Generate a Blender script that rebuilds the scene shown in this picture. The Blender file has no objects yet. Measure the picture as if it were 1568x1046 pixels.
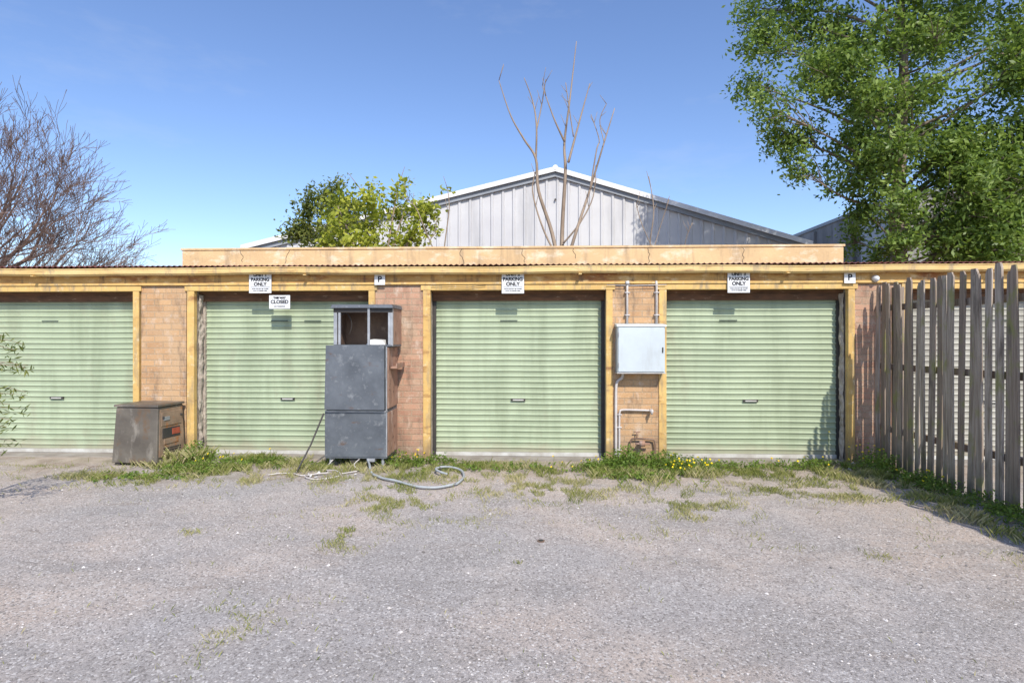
import bpy, math, random
import numpy as np
from mathutils import Vector, noise as mn
random.seed(7); rng=np.random.default_rng(11)
R=random.uniform
scene=bpy.context.scene
# ---------------------------------------------------------------- materials
def base_mat(name):
    m=bpy.data.materials.new(name); m.use_nodes=True
    nt=m.node_tree; nt.nodes.clear()
    out=nt.nodes.new('ShaderNodeOutputMaterial'); b=nt.nodes.new('ShaderNodeBsdfPrincipled')
    nt.links.new(b.outputs[0],out.inputs[0]); return m,nt,b,out
def N(nt,t,**k):
    n=nt.nodes.new(t)
    for a,v in k.items():
        if hasattr(n,a): setattr(n,a,v)
        else: n.inputs[a].default_value=v
    return n
def c4(c): return (c[0],c[1],c[2],1)
def coords(nt,scale=(1,1,1)):
    tc=N(nt,'ShaderNodeTexCoord'); mp=N(nt,'ShaderNodeMapping'); mp.inputs['Scale'].default_value=scale
    nt.links.new(tc.outputs['Object'],mp.inputs[0]); return mp.outputs[0]
def noise_fac(nt,scale,lo,hi,detail=6,rough=.6,amt=1):
    n=N(nt,'ShaderNodeTexNoise'); n.inputs['Scale'].default_value=1; n.inputs['Detail'].default_value=detail; n.inputs['Roughness'].default_value=rough
    nt.links.new(coords(nt,scale),n.inputs['Vector'])
    r=N(nt,'ShaderNodeMapRange'); r.inputs[1].default_value=lo; r.inputs[2].default_value=hi; r.inputs[4].default_value=amt
    nt.links.new(n.outputs[0],r.inputs[0]); return r.outputs[0]
def mix(nt,f,a,b,mode='MIX'):
    m=N(nt,'ShaderNodeMix',data_type='RGBA',blend_type=mode)
    for s,v in ((m.inputs[0],f),(m.inputs[6],a),(m.inputs[7],b)):
        if hasattr(v,'links') : nt.links.new(v,s)
        elif isinstance(v,(int,float)): s.default_value=v
        else: s.default_value=c4(v)
    return m.outputs[2]
def zdirt(nt,col,color,h,amt,sc=(4,4,4)):
    # splash-back dirt building up toward the ground, broken by noise
    tc=N(nt,'ShaderNodeTexCoord'); s=N(nt,'ShaderNodeSeparateXYZ'); nt.links.new(tc.outputs['Object'],s.inputs[0])
    nf=noise_fac(nt,sc,0,1,8,.7)
    a=N(nt,'ShaderNodeMath',operation='MULTIPLY_ADD'); nt.links.new(nf,a.inputs[0]); a.inputs[1].default_value=-h*2.2; nt.links.new(s.outputs[2],a.inputs[2])
    r=N(nt,'ShaderNodeMapRange'); r.inputs[1].default_value=0; r.inputs[2].default_value=-h; r.inputs[4].default_value=amt
    nt.links.new(a.outputs[0],r.inputs[0]); return mix(nt,r.outputs[0],col,color)
def mk(name,c1,c2,scale=(4,4,4),rough=.8,metal=0,bump=.2,bscale=60,stains=(),spec=.3,lo=.35,hi=.65,bdist=.01,zd=None):
    m,nt,b,out=base_mat(name)
    col=mix(nt,noise_fac(nt,scale,lo,hi),c1,c2)
    for st in stains:
        sc,ss,l,h=st[:4]; col=mix(nt,noise_fac(nt,ss,l,h,8,.65,st[4] if len(st)>4 else 1),col,sc)
    if zd: col=zdirt(nt,col,*zd)
    nt.links.new(col,b.inputs['Base Color'])
    b.inputs['Roughness'].default_value=rough; b.inputs['Metallic'].default_value=metal
    b.inputs['Specular IOR Level'].default_value=spec
    if bump:
        n=N(nt,'ShaderNodeTexNoise'); n.inputs['Scale'].default_value=bscale; n.inputs['Detail'].default_value=5
        nt.links.new(coords(nt),n.inputs['Vector'])
        bp=N(nt,'ShaderNodeBump'); bp.inputs['Strength'].default_value=bump; bp.inputs['Distance'].default_value=bdist
        nt.links.new(n.outputs[0],bp.inputs['Height']); nt.links.new(bp.outputs[0],b.inputs['Normal'])
    return m
def leafmat(name,cols,trans=.3,rough=.5,tc=(.35,.5,.05)):
    m,nt,b,out=base_mat(name)
    at=N(nt,'ShaderNodeAttribute',attribute_name='rnd'); cr=N(nt,'ShaderNodeValToRGB')
    e=cr.color_ramp.elements
    e[0].position=0; e[0].color=c4(cols[0]); e[1].position=1; e[1].color=c4(cols[-1])
    for i,c in enumerate(cols[1:-1]):
        x=e.new((i+1)/(len(cols)-1)); x.color=c4(c)
    nt.links.new(at.outputs['Fac'],cr.inputs[0]); nt.links.new(cr.outputs[0],b.inputs['Base Color'])
    b.inputs['Roughness'].default_value=rough; b.inputs['Specular IOR Level'].default_value=.3
    if trans:
        t=N(nt,'ShaderNodeBsdfTranslucent'); nt.links.new(mix(nt,.5,cr.outputs[0],tc),t.inputs[0])
        ms=N(nt,'ShaderNodeMixShader'); ms.inputs[0].default_value=trans
        nt.links.new(b.outputs[0],ms.inputs[1]); nt.links.new(t.outputs[0],ms.inputs[2]); nt.links.new(ms.outputs[0],out.inputs[0])
    return m
def brickmat(name,c1,c2,mort,dirt):
    m,nt,b,out=base_mat(name)
    tc=N(nt,'ShaderNodeTexCoord'); s=N(nt,'ShaderNodeSeparateXYZ'); nt.links.new(tc.outputs['Object'],s.inputs[0])
    ad=N(nt,'ShaderNodeMath',operation='ADD'); nt.links.new(s.outputs[0],ad.inputs[0]); nt.links.new(s.outputs[1],ad.inputs[1])
    cb=N(nt,'ShaderNodeCombineXYZ'); nt.links.new(ad.outputs[0],cb.inputs[0]); nt.links.new(s.outputs[2],cb.inputs[1])
    br=N(nt,'ShaderNodeTexBrick'); nt.links.new(cb.outputs[0],br.inputs['Vector'])
    br.inputs['Scale'].default_value=1; br.inputs['Brick Width'].default_value=.24; br.inputs['Row Height'].default_value=.084
    br.inputs['Mortar Size'].default_value=.007; br.inputs['Mortar Smooth'].default_value=.4; br.inputs['Bias'].default_value=0
    br.inputs['Color1'].default_value=c4(c1); br.inputs['Color2'].default_value=c4(c2); br.inputs['Mortar'].default_value=c4(mort)
    col=mix(nt,noise_fac(nt,(2.5,2.5,2.5),.42,.62,8,.7,.8),br.outputs[0],dirt)
    col=mix(nt,noise_fac(nt,(45,45,45),.55,.75,amt=.8),col,(.60,.48,.37))
    col=mix(nt,noise_fac(nt,(6,6,4),.54,.68,8,.7,.85),col,(.60,.49,.39))
    col=mix(nt,noise_fac(nt,(5,5,1.6),.53,.70,8,.7,.85),col,(.17,.115,.08))
    col=mix(nt,noise_fac(nt,(60,60,60),.62,.7,4,.6,.7),col,(.12,.08,.06))
    col=zdirt(nt,col,(.20,.15,.11),.35,.7)
    nt.links.new(col,b.inputs['Base Color']); b.inputs['Roughness'].default_value=.9
    n=N(nt,'ShaderNodeTexNoise'); n.inputs['Scale'].default_value=70; nt.links.new(coords(nt),n.inputs['Vector'])
    mm=N(nt,'ShaderNodeMath',operation='MULTIPLY_ADD'); nt.links.new(br.outputs['Fac'],mm.inputs[0]); mm.inputs[1].default_value=-1.2; nt.links.new(n.outputs[0],mm.inputs[2])
    bp=N(nt,'ShaderNodeBump'); bp.inputs['Strength'].default_value=.8; bp.inputs['Distance'].default_value=.008
    nt.links.new(mm.outputs[0],bp.inputs['Height']); nt.links.new(bp.outputs[0],b.inputs['Normal'])
    return m
M_brick=brickmat('brick',(.56,.34,.17),(.42,.24,.12),(.42,.31,.20),(.50,.34,.20))
M_brickp=brickmat('brick_pink',(.52,.29,.19),(.34,.18,.12),(.40,.29,.20),(.44,.32,.22))
M_yel=mk('yellow_paint',(.68,.46,.17),(.55,.35,.12),(2,2,5),.6,stains=[((.27,.12,.05),(2.5,2.5,7),.56,.68,.85),((.30,.235,.15),(13,13,2.2),.50,.68,.85),((.74,.62,.42),(12,12,12),.58,.7,.6)],bump=.2,zd=((.22,.16,.10),.3,.8))
M_ochre=mk('ochre_board',(.56,.34,.11),(.42,.245,.08),(2,2,6),.65,stains=[((.25,.09,.03),(1.6,1.6,5),.50,.64,.9),((.70,.54,.3),(5,5,12),.54,.68,.8),((.13,.08,.05),(9,9,1.5),.55,.70,.85)],bump=.15)
M_gut=mk('gutter_paint',(.74,.55,.26),(.60,.41,.16),(1.5,3,3),.5,stains=[((.28,.14,.07),(2.5,2,12),.55,.70,.85),((.34,.27,.18),(9,3,3),.53,.70,.8)],bump=.1)
M_par=mk('parapet_render',(.68,.48,.26),(.57,.40,.22),(1.5,1.5,3),.9,stains=[((.74,.62,.45),(4,4,8),.52,.68),((.34,.25,.16),(6,6,1.0),.52,.70,.75),((.2,.13,.09),(9,9,14),.66,.76)],bump=.4,bscale=25)
M_head=mk('rusty_header',(.17,.085,.045),(.09,.05,.03),(5,5,20),.85,stains=[((.3,.2,.13),(8,8,20),.6,.7)])
M_rev=mk('reveal_render',(.48,.42,.35),(.28,.23,.19),(9,9,9),.95,bump=.8,bscale=22,bdist=.02)
def doormat(name,a,b2,g,hl):
    return mk(name,a,b2,(.9,.9,2),.5,stains=[(g,(3.5,3,.45),.46,.72,.8),(hl,(14,14,30),.62,.8,.6),((g[0]*.6,g[1]*.58,g[2]*.6),(30,30,50),.66,.76,.75),((.30,.27,.2),(2.5,2.5,1.2),.58,.78,.55)],bump=.03,bscale=8,zd=((.34,.30,.22),.22,.75,(3,3,5)))
M_door=doormat('door_green',(.40,.465,.325),(.345,.405,.28),(.25,.295,.195),(.48,.53,.42))
M_doorw=doormat('door_pale',(.42,.41,.36),(.35,.34,.3),(.25,.24,.2),(.5,.5,.46))
M_rail=mk('door_rail',(.55,.55,.52),(.4,.38,.34),(6,6,6),.5)
M_dark=mk('dark_metal',(.04,.04,.04),(.07,.06,.055),rough=.5)
M_slot=mk('dark_slot',(.10,.13,.10),(.07,.09,.075),rough=.6)
M_roof=mk('red_roof_iron',(.16,.045,.035),(.10,.04,.035),(3,3,3),.6)
M_white=mk('white_paint',(.72,.73,.74),(.62,.63,.64),(3,3,3),.45,bump=.03)
M_litter=mk('litter_plastic',(.66,.66,.64),(.5,.49,.46),(9,9,9),.6,bump=0)
M_box=mk('meter_box_paint',(.54,.60,.62),(.48,.53,.56),(2.5,2.5,2.5),.4,bump=.03,stains=[((.36,.37,.36),(6,6,1.5),.54,.8,.7)])
M_cond=mk('conduit_grey',(.5,.49,.47),(.42,.4,.38),(8,8,8),.5)
M_hose=mk('hose_rubber',(.42,.45,.47),(.30,.32,.33),(8,8,8),.5)
M_pvc=mk('pvc',(.62,.58,.55),(.5,.46,.44),(8,8,8),.45)
M_black=mk('black_ink',(.015,.015,.02),(.02,.02,.025),bump=0)
M_shed=mk('shed_steel',(.58,.575,.58),(.49,.485,.50),(.35,.35,.6),.5,stains=[((.38,.375,.38),(2,2,.3),.50,.72,.8)],bump=0)
M_shedroof=mk('shed_roof',(.3,.32,.35),(.25,.27,.3),(1,1,1),.5,bump=0)
M_flash=mk('barge_white',(.76,.76,.76),(.66,.66,.67),(1,1,1),.5,bump=0)
M_conc=mk('weathered_concrete',(.30,.29,.285),(.19,.185,.18),(1.5,1.5,.7),.95,stains=[((.11,.105,.11),(2,2,.5),.55,.7)],bump=.3,bscale=10)
M_sill=mk('sill_concrete',(.36,.33,.29),(.24,.21,.18),(3,3,3),.95,bump=.4,bscale=30)
M_galv=mk('galvanised_steel',(.145,.16,.18),(.085,.095,.11),(4,4,4),.5,metal=.2,stains=[((.25,.265,.28),(8,8,8),.54,.68,.8),((.13,.075,.05),(4,4,9),.60,.70,.85),((.40,.41,.42),(60,60,12),.65,.72,.6)],bump=.1,bscale=14)
M_rust=mk('rusty_side',(.40,.24,.17),(.28,.17,.125),(6,6,3),.8,stains=[((.48,.36,.30),(7,7,4),.55,.68),((.10,.055,.035),(9,9,9),.58,.68)])
M_inner=mk('brown_interior',(.22,.145,.10),(.14,.09,.07),(6,6,3),.7,stains=[((.32,.24,.18),(9,9,9),.58,.7)])
M_alu=mk('dull_aluminium',(.44,.45,.47),(.28,.29,.31),(8,8,8),.4,metal=.3)
M_binf=mk('bin_front',(.17,.15,.125),(.11,.095,.08),(3,3,4),.45,metal=.2,stains=[((.30,.27,.23),(7,7,3),.55,.68,.8),((.17,.10,.055),(6,6,4),.54,.66,.8)],bump=.1,bscale=10)
M_bins=mk('bin_side',(.34,.24,.165),(.22,.155,.11),(5,5,5),.6,metal=.1,stains=[((.38,.16,.06),(7,7,7),.52,.62)])
M_red=mk('faded_red',(.42,.09,.05),(.3,.07,.04),(20,20,20),.6)
M_bark=mk('bark',(.29,.235,.18),(.16,.13,.10),(9,9,2),.95,bump=.6,bscale=18,bdist=.03)
M_twig=mk('twig_bark',(.36,.28,.21),(.23,.175,.13),(3,3,3),.9,bump=0)
M_twigr=mk('twig_bark_red',(.25,.165,.13),(.16,.11,.09),(3,3,3),.9,bump=0)
M_leaf=leafmat('tree_leaves',[(.05,.09,.02),(.12,.19,.04),(.22,.31,.065),(.36,.45,.13)],.40,.4)
M_leafy=leafmat('shrub_leaves',[(.12,.15,.02),(.30,.34,.035),(.48,.48,.07)],.38)
M_leafd=leafmat('dark_leaves',[(.035,.06,.015),(.11,.135,.03),(.21,.22,.05)],.28)
M_grass=leafmat('grass_blades',[(.09,.12,.03),(.19,.22,.05),(.34,.33,.13),(.52,.45,.27)],.25)
M_weed=leafmat('weed_leaves',[(.06,.11,.02),(.14,.22,.035),(.26,.34,.07)],.3)
M_flow=mk('yellow_flower',(.85,.68,.02),(.8,.55,.02),bump=0)
M_stone=leafmat('gravel_stone',[(.16,.145,.135),(.34,.31,.285),(.50,.46,.43),(.72,.68,.65)],0,.9)
def fencemat():
    m,nt,b,out=base_mat('weathered_paling')
    at=N(nt,'ShaderNodeAttribute',attribute_name='rnd')
    col=mix(nt,at.outputs['Fac'],(.27,.21,.16),(.50,.43,.36))
    col=mix(nt,noise_fac(nt,(60,60,2.2),.42,.66,amt=.9),col,(.17,.125,.095))
    col=mix(nt,noise_fac(nt,(6,6,4),.54,.66,amt=.8),col,(.24,.24,.08))
    col=mix(nt,noise_fac(nt,(5,5,1.5),.58,.70,amt=.8),col,(.10,.08,.065))
    col=zdirt(nt,col,(.12,.10,.07),.35,.7)
    nt.links.new(col,b.inputs['Base Color']); b.inputs['Roughness'].default_value=.95
    n=N(nt,'ShaderNodeTexNoise'); n.inputs['Scale'].default_value=1; nt.links.new(coords(nt,(90,90,3)),n.inputs['Vector'])
    bp=N(nt,'ShaderNodeBump'); bp.inputs['Strength'].default_value=.7; bp.inputs['Distance'].default_value=.008
    nt.links.new(n.outputs[0],bp.inputs['Height']); nt.links.new(bp.outputs[0],b.inputs['Normal'])
    return m
M_fence=fencemat()
def groundmat():
    m,nt,b,out=base_mat('gravel_asphalt')
    col=mix(nt,noise_fac(nt,(.38,.38,.38),.42,.58,8),(.395,.365,.345),(.485,.405,.345))
    col=mix(nt,noise_fac(nt,(.6,1.7,1),.47,.64,8,.7,.8),col,(.325,.30,.28))
    col=mix(nt,noise_fac(nt,(5,5,5),.48,.70,8,.75,.6),col,(.30,.27,.25))
    col=mix(nt,noise_fac(nt,(1.6,1.6,1.6),.54,.7,8,.7,.65),col,(.54,.48,.43))
    col=mix(nt,noise_fac(nt,(.8,2.6,1),.58,.70,8,.7,.7),col,(.27,.22,.18))
    v=N(nt,'ShaderNodeTexVoronoi'); v.inputs['Scale'].default_value=85; nt.links.new(coords(nt),v.inputs['Vector'])
    s=N(nt,'ShaderNodeSeparateColor'); nt.links.new(v.outputs['Color'],s.inputs[0])
    r1=N(nt,'ShaderNodeMapRange'); r1.inputs[1].default_value=.78; r1.inputs[2].default_value=.92; nt.links.new(s.outputs[0],r1.inputs[0])
    r1.inputs[4].default_value=.75
    col=mix(nt,r1.outputs[0],col,(.62,.585,.55))
    r2=N(nt,'ShaderNodeMapRange'); r2.inputs[1].default_value=.76; r2.inputs[2].default_value=.90; nt.links.new(s.outputs[1],r2.inputs[0])
    r2.inputs[4].default_value=.75
    col=mix(nt,r2.outputs[0],col,(.20,.18,.165))
    v3=N(nt,'ShaderNodeTexVoronoi'); v3.inputs['Scale'].default_value=230; nt.links.new(coords(nt),v3.inputs['Vector'])
    s3=N(nt,'ShaderNodeSeparateColor'); nt.links.new(v3.outputs['Color'],s3.inputs[0])
    col=mix(nt,.22,col,s3.outputs[1],'OVERLAY')
    tc=N(nt,'ShaderNodeTexCoord'); sp=N(nt,'ShaderNodeSeparateXYZ'); nt.links.new(tc.outputs['Object'],sp.inputs[0])
    nf=noise_fac(nt,(1.1,1.1,1.1),0,1,8)
    ad=N(nt,'ShaderNodeMath',operation='MULTIPLY_ADD'); nt.links.new(nf,ad.inputs[0]); ad.inputs[1].default_value=3.2; nt.links.new(sp.outputs[1],ad.inputs[2])
    r=N(nt,'ShaderNodeMapRange'); r.inputs[1].default_value=.1; r.inputs[2].default_value=1.3; r.inputs[4].default_value=.8; nt.links.new(ad.outputs[0],r.inputs[0])
    dirt=mix(nt,noise_fac(nt,(3,3,3),.4,.6,8),(.28,.22,.165),(.43,.36,.29))
    dirt=mix(nt,noise_fac(nt,(2.1,2.1,2.1),.5,.64,8,.6,.65),dirt,(.22,.205,.11))
    col=mix(nt,r.outputs[0],col,dirt)
    nt.links.new(col,b.inputs['Base Color']); b.inputs['Roughness'].default_value=.95; b.inputs['Specular IOR Level'].default_value=.2
    n=N(nt,'ShaderNodeTexNoise'); n.inputs['Scale'].default_value=50; n.inputs['Detail'].default_value=8; n.inputs['Roughness'].default_value=.75; nt.links.new(coords(nt),n.inputs['Vector'])
    b1=N(nt,'ShaderNodeBump'); b1.inputs['Strength'].default_value=.7; b1.inputs['Distance'].default_value=.012; nt.links.new(n.outputs[0],b1.inputs['Height'])
    b2=N(nt,'ShaderNodeBump'); b2.inputs['Strength'].default_value=.4; b2.inputs['Distance'].default_value=.004; b2.invert=True
    nt.links.new(v.outputs['Distance'],b2.inputs['Height']); nt.links.new(b1.outputs[0],b2.inputs['Normal']); nt.links.new(b2.outputs[0],b.inputs['Normal'])
    return m
M_ground=groundmat()
# ---------------------------------------------------------------- mesh helpers
def empty(name):
    e=bpy.data.objects.new(name,None); scene.collection.objects.link(e); e.empty_display_size=.3; return e
class MB:
    def __init__(s): s.v=[];s.f=[];s.m=[];s.mats=[];s.r=[]
    def mi(s,mat):
        if mat not in s.mats: s.mats.append(mat)
        return s.mats.index(mat)
    def quad(s,pts,mat,r=0):
        b=len(s.v); s.v+= [tuple(p) for p in pts]; s.f.append(tuple(range(b,b+len(pts)))); s.m.append(s.mi(mat)); s.r.append(r)
    def hexa(s,P,mat,r=0):
        b=len(s.v); s.v+=[tuple(p) for p in P]; i=s.mi(mat)
        for q in ((0,3,2,1),(4,5,6,7),(0,1,5,4),(1,2,6,5),(2,3,7,6),(3,0,4,7)):
            s.f.append(tuple(b+k for k in q)); s.m.append(i); s.r.append(r)
    def box(s,x0,x1,y0,y1,z0,z1,mat,r=0):
        s.hexa([(x0,y0,z0),(x1,y0,z0),(x1,y1,z0),(x0,y1,z0),(x0,y0,z1),(x1,y0,z1),(x1,y1,z1),(x0,y1,z1)],mat,r)
    def tube(s,pts,rad,mat,n=6,cap=True,r=0):
        pts=[Vector(p) for p in pts]
        if not hasattr(rad,'__len__'): rad=[rad]*len(pts)
        i=s.mi(mat); b=len(s.v)
        for k,p in enumerate(pts):
            t=(pts[min(k+1,len(pts)-1)]-pts[max(k-1,0)]).normalized()
            a=Vector((0,1,0)) if abs(t.y)<.9 else Vector((1,0,0))
            u=t.cross(a).normalized(); w=t.cross(u)
            for j in range(n):
                an=2*math.pi*j/n; s.v.append(tuple(p+(u*math.cos(an)+w*math.sin(an))*rad[k]))
        for k in range(len(pts)-1):
            for j in range(n):
                a0=b+k*n+j;a1=b+k*n+(j+1)%n
                s.f.append((a0,a1,a1+n,a0+n)); s.m.append(i); s.r.append(r)
        if cap:
            s.f.append(tuple(b+j for j in range(n))[::-1]); s.m.append(i); s.r.append(r)
            e=b+(len(pts)-1)*n; s.f.append(tuple(e+j for j in range(n))); s.m.append(i); s.r.append(r)
    def obj(s,name,parent=None,smooth=False,bevel=0,rot=None):
        me=bpy.data.meshes.new(name); me.from_pydata(s.v,[],s.f)
        for m in s.mats: me.materials.append(m)
        me.polygons.foreach_set('material_index',s.m)
        at=me.attributes.new('rnd','FLOAT','FACE'); at.data.foreach_set('value',s.r)
        if smooth: me.polygons.foreach_set('use_smooth',[True]*len(s.f))
        me.update()
        o=bpy.data.objects.new(name,me); scene.collection.objects.link(o)
        if parent: o.parent=parent
        if bevel:
            b=o.modifiers.new('bevel','BEVEL'); b.width=bevel; b.segments=2; b.limit_method='ANGLE'
        return o
def crom(P,n=8):
    P=[Vector(p) for p in P]; out=[]
    Q=[P[0]]+P+[P[-1]]
    for i in range(1,len(Q)-2):
        for k in range(n):
            t=k/n; a,b,c,d=Q[i-1],Q[i],Q[i+1],Q[i+2]
            out.append(.5*((2*b)+(c-a)*t+(2*a-5*b+4*c-d)*t*t+(3*b-a-3*c+d)*t**3))
    out.append(P[-1]); return out
def leaf_obj(name,C,S,asp,mat,rnd,parent=None,upbias=0,ybias=0):
    n=len(C); C=np.asarray(C); S=np.asarray(S)
    a=rng.normal(size=(n,3)); a/=np.linalg.norm(a,axis=1)[:,None]
    nn=rng.normal(size=(n,3)); nn[:,2]+=upbias; nn[:,1]-=ybias; nn/=np.linalg.norm(nn,axis=1)[:,None]
    a-= (a*nn).sum(1)[:,None]*nn; a/=np.linalg.norm(a,axis=1)[:,None]
    b=np.cross(nn,a)
    L=S[:,None]*a*.5; W=S[:,None]*b*.5*asp
    V=np.empty((n,4,3)); V[:,0]=C-L; V[:,1]=C+W-L*.1; V[:,2]=C+L; V[:,3]=C-W-L*.1
    me=bpy.data.meshes.new(name); me.vertices.add(n*4); me.vertices.foreach_set('co',V.reshape(-1))
    me.loops.add(n*4); me.loops.foreach_set('vertex_index',np.arange(n*4,dtype=np.int32))
    me.polygons.add(n); me.polygons.foreach_set('loop_start',np.arange(0,n*4,4,dtype=np.int32))
    me.materials.append(mat); me.update(calc_edges=True); me.validate()
    at=me.attributes.new('rnd','FLOAT','FACE'); at.data.foreach_set('value',np.clip(rnd,0,1).astype(np.float32))
    o=bpy.data.objects.new(name,me); scene.collection.objects.link(o)
    if parent: o.parent=parent
    return o
def clumps(cl,sub,per,subr,size,sq=.9):
    C=[];S=[];Rn=[]
    for (x,y,z,r) in cl:
        k=max(4,int(sub*(r/.7)**2))
        for _ in range(k):
            d=rng.normal(size=3); d/=np.linalg.norm(d); q=r*rng.uniform(.3,1.15)
            c=np.array([x,y,z])+d*q*np.array([1,1,.9]); sr=subr*rng.uniform(.6,1.3)
            m=int(per*rng.uniform(.5,1.3)); p=rng.normal(size=(m,3))*sr*.5*np.array([1,1,sq])+c
            C.append(p); S.append(size*rng.uniform(.6,1.3,m)); Rn.append(rng.uniform(0,.6)+rng.uniform(-.1,.4,m))
    return np.concatenate(C),np.concatenate(S),np.concatenate(Rn)
# ---------------------------------------------------------------- ground
xs=np.concatenate([[-300,-120,-50,-25,-14],np.linspace(-9,9,150),[14,25,50,120,300]])
ys=np.concatenate([[-300,-120,-50,-20,-12],np.linspace(-8.5,1,90),[4,10,25,60,150,400]])
def gz(x,y):
    f=max(0,min(1,(9-abs(x))/2))*max(0,min(1,(.2-y)/.6))*max(0,min(1,(y+8.5)/1))
    return f*(.030*mn.noise(Vector((x*.5,y*.5,1)))+.016*mn.noise(Vector((x*2,y*2,5)))+.008*mn.noise(Vector((x*6,y*6,9))))
V=[(x,y,gz(x,y)) for y in ys for x in xs]; nx=len(xs)
F=[(j*nx+i,j*nx+i+1,(j+1)*nx+i+1,(j+1)*nx+i) for j in range(len(ys)-1) for i in range(nx-1)]
me=bpy.data.meshes.new('ground'); me.from_pydata(V,[],F); me.materials.append(M_ground); me.polygons.foreach_set('use_smooth',[True]*len(F))
g=bpy.data.objects.new('ground',me); scene.collection.objects.link(g)
mb=MB()
for i in range(24000):
    y=-7.2+7.0*random.random()**1.35; w=1.2+(y+7.7)*1.0; x=R(-w,w)
    if x>4.4: continue
    if mn.noise(Vector((x*.8,y*.8,77)))<R(-.5,.25): continue
    s=R(.003,.007) if random.random()<.97 else R(.008,.016)
    z=gz(x,y)+s*.2; r=random.random()
    P=[(x+s*R(.7,1.3),y,z),(x,y+s*R(.7,1.3),z),(x-s*R(.7,1.3),y,z),(x,y-s*R(.7,1.3),z)]
    b=len(mb.v); mb.v+=P+[(x+s*R(-.3,.3),y+s*R(-.3,.3),z+s*.7)]; k=mb.mi(M_stone)
    for j in range(4): mb.f.append((b+j,b+(j+1)%4,b+4)); mb.m.append(k); mb.r.append(r)
mb.obj('gravel')
# ---------------------------------------------------------------- garage building
G=empty('garage_building')
ZL=2.30
opens=[(-8.15,-5.58),(-4.71,-2.27),(-1.42,.957),(1.76,4.136),(4.95,7.3)]
piers=[(-9.2,-8.25,M_brick),(-5.47,-4.83,M_brick),(-2.18,-1.50,M_brickp),(1.044,1.689,M_brick),(4.22,4.87,M_brickp),(7.38,8.0,M_brick)]
mb=MB()
for a,b,m in piers: mb.box(a,b,0,.40,-.05,2.36,m)
mb.obj('brick_piers',G)
mb=MB()
mb.box(-9.2,8.0,.004,.40,2.362,2.64,M_brick)
mb.box(-9.2,8.0,5.6,5.8,-.05,2.6,M_brick); mb.box(-9.2,-9.0,.4,5.6,-.05,2.6,M_brick); mb.box(7.8,8.0,.4,5.6,-.05,2.6,M_brick)
mb.box(-9,7.8,.9,.95,-.05,2.5,M_dark)
mb.obj('rear_walls',G)
mb=MB()
for a,b in opens:
    mb.box(a-.10,a,-.018,.06,0,ZL,M_yel); mb.box(b,b+.086,-.018,.06,0,ZL,M_yel)
    mb.box(a-.13,b+.12,-.024,.10,ZL,ZL+.075,M_yel)
    mb.box(a-.10,a-.006,.062,.38,0,ZL+.05,M_rev); mb.box(b+.006,b+.086,.062,.38,0,ZL+.05,M_rev)
    mb.box(a,b,.15,.19,ZL-.135,ZL+.02,M_head)
    mb.box(a,b,.11,.15,ZL-.035,ZL+.07,M_head)
mb.obj('door_frames',G,bevel=.004)
mb=MB()
for (X,s) in ((-4.712,1),(4.138,-1)):
    k=mb.mi(M_rev); b0=len(mb.v); nz=70; ny=7
    for j in range(nz+1):
        for i in range(ny+1):
            z=2.25*j/nz; u=i/ny; yy=.066+.135*u
            e=math.sin(math.pi*min(1,u*1.0+.08))**.5
            d=(.034+.034*mn.noise(Vector((z*5,yy*12,X)))+.020*mn.noise(Vector((z*17,yy*30,X))))*e
            mb.v.append((X+s*max(.002,d),yy,z))
    for j in range(nz):
        for i in range(ny):
            q=b0+j*(ny+1)+i; mb.f.append((q,q+1,q+ny+2,q+ny+1)); mb.m.append(k); mb.r.append(0)
mb.obj('rough_jambs',G)
mb=MB()
mb.box(-9.2,8.0,-.030,.0,2.377,2.525,M_ochre)
mb.box(-9.2,8.0,-.040,-.0305,2.377,2.405,M_yel)
mb.obj('lintel_boards',G,bevel=.003)
mb=MB()
prof=[(-.035,2.60),(-.035,2.515),(-.12,2.505),(-.150,2.53),(-.152,2.585),(-.160,2.592),(-.160,2.604),(-.146,2.604),(-.144,2.54),(-.115,2.518),(-.045,2.525),(-.045,2.60)]
segs=60
def gx(i): return -9.25+i*(8.1+9.25)/segs
for i in range(segs):
    for k in range(len(prof)-1):
        (y0,z0),(y1,z1)=prof[k],prof[k+1]
        w0=.006*math.sin(gx(i)*1.3)+.004*math.sin(gx(i)*3.1); w1=.006*math.sin(gx(i+1)*1.3)+.004*math.sin(gx(i+1)*3.1)
        mb.quad([(gx(i),y0,z0+w0),(gx(i+1),y0,z0+w1),(gx(i+1),y1,z1+w1),(gx(i),y1,z1+w0)],M_gut)
for X in (-6.9,-3.1,.6,3.3,5.9): mb.box(X-.02,X+.02,-.164,-.03,2.495,2.505,M_gut)
mb.obj('gutter',G)
mb=MB()
step=.019; x=-9.25; cols=[]
while x<8.1: cols.append(x); x+=step
i0=mb.mi(M_roof)
for x in cols:
    w=.010*math.sin(2*math.pi*x/.076)
    mb.v+=[(x,-.13,2.632+w),(x,-.13,2.626+w),(x,5.9,2.66+w)]
for k in range(len(cols)-1):
    b=3*k
    mb.f.append((b,b+3,b+5,b+2)); mb.f.append((b+1,b,b+3,b+4)[::-1]); mb.m+= [i0,i0]; mb.r+=[0,0]
mb.obj('corrugated_roof',G,smooth=True)
mb=MB()
mb.box(-5.65,4.72,1.2,1.42,2.60,3.05,M_par)
mb.box(-5.67,4.74,1.185,1.44,3.05,3.085,M_par)
mb.obj('parapet',G,bevel=.006)
mb=MB()
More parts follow.
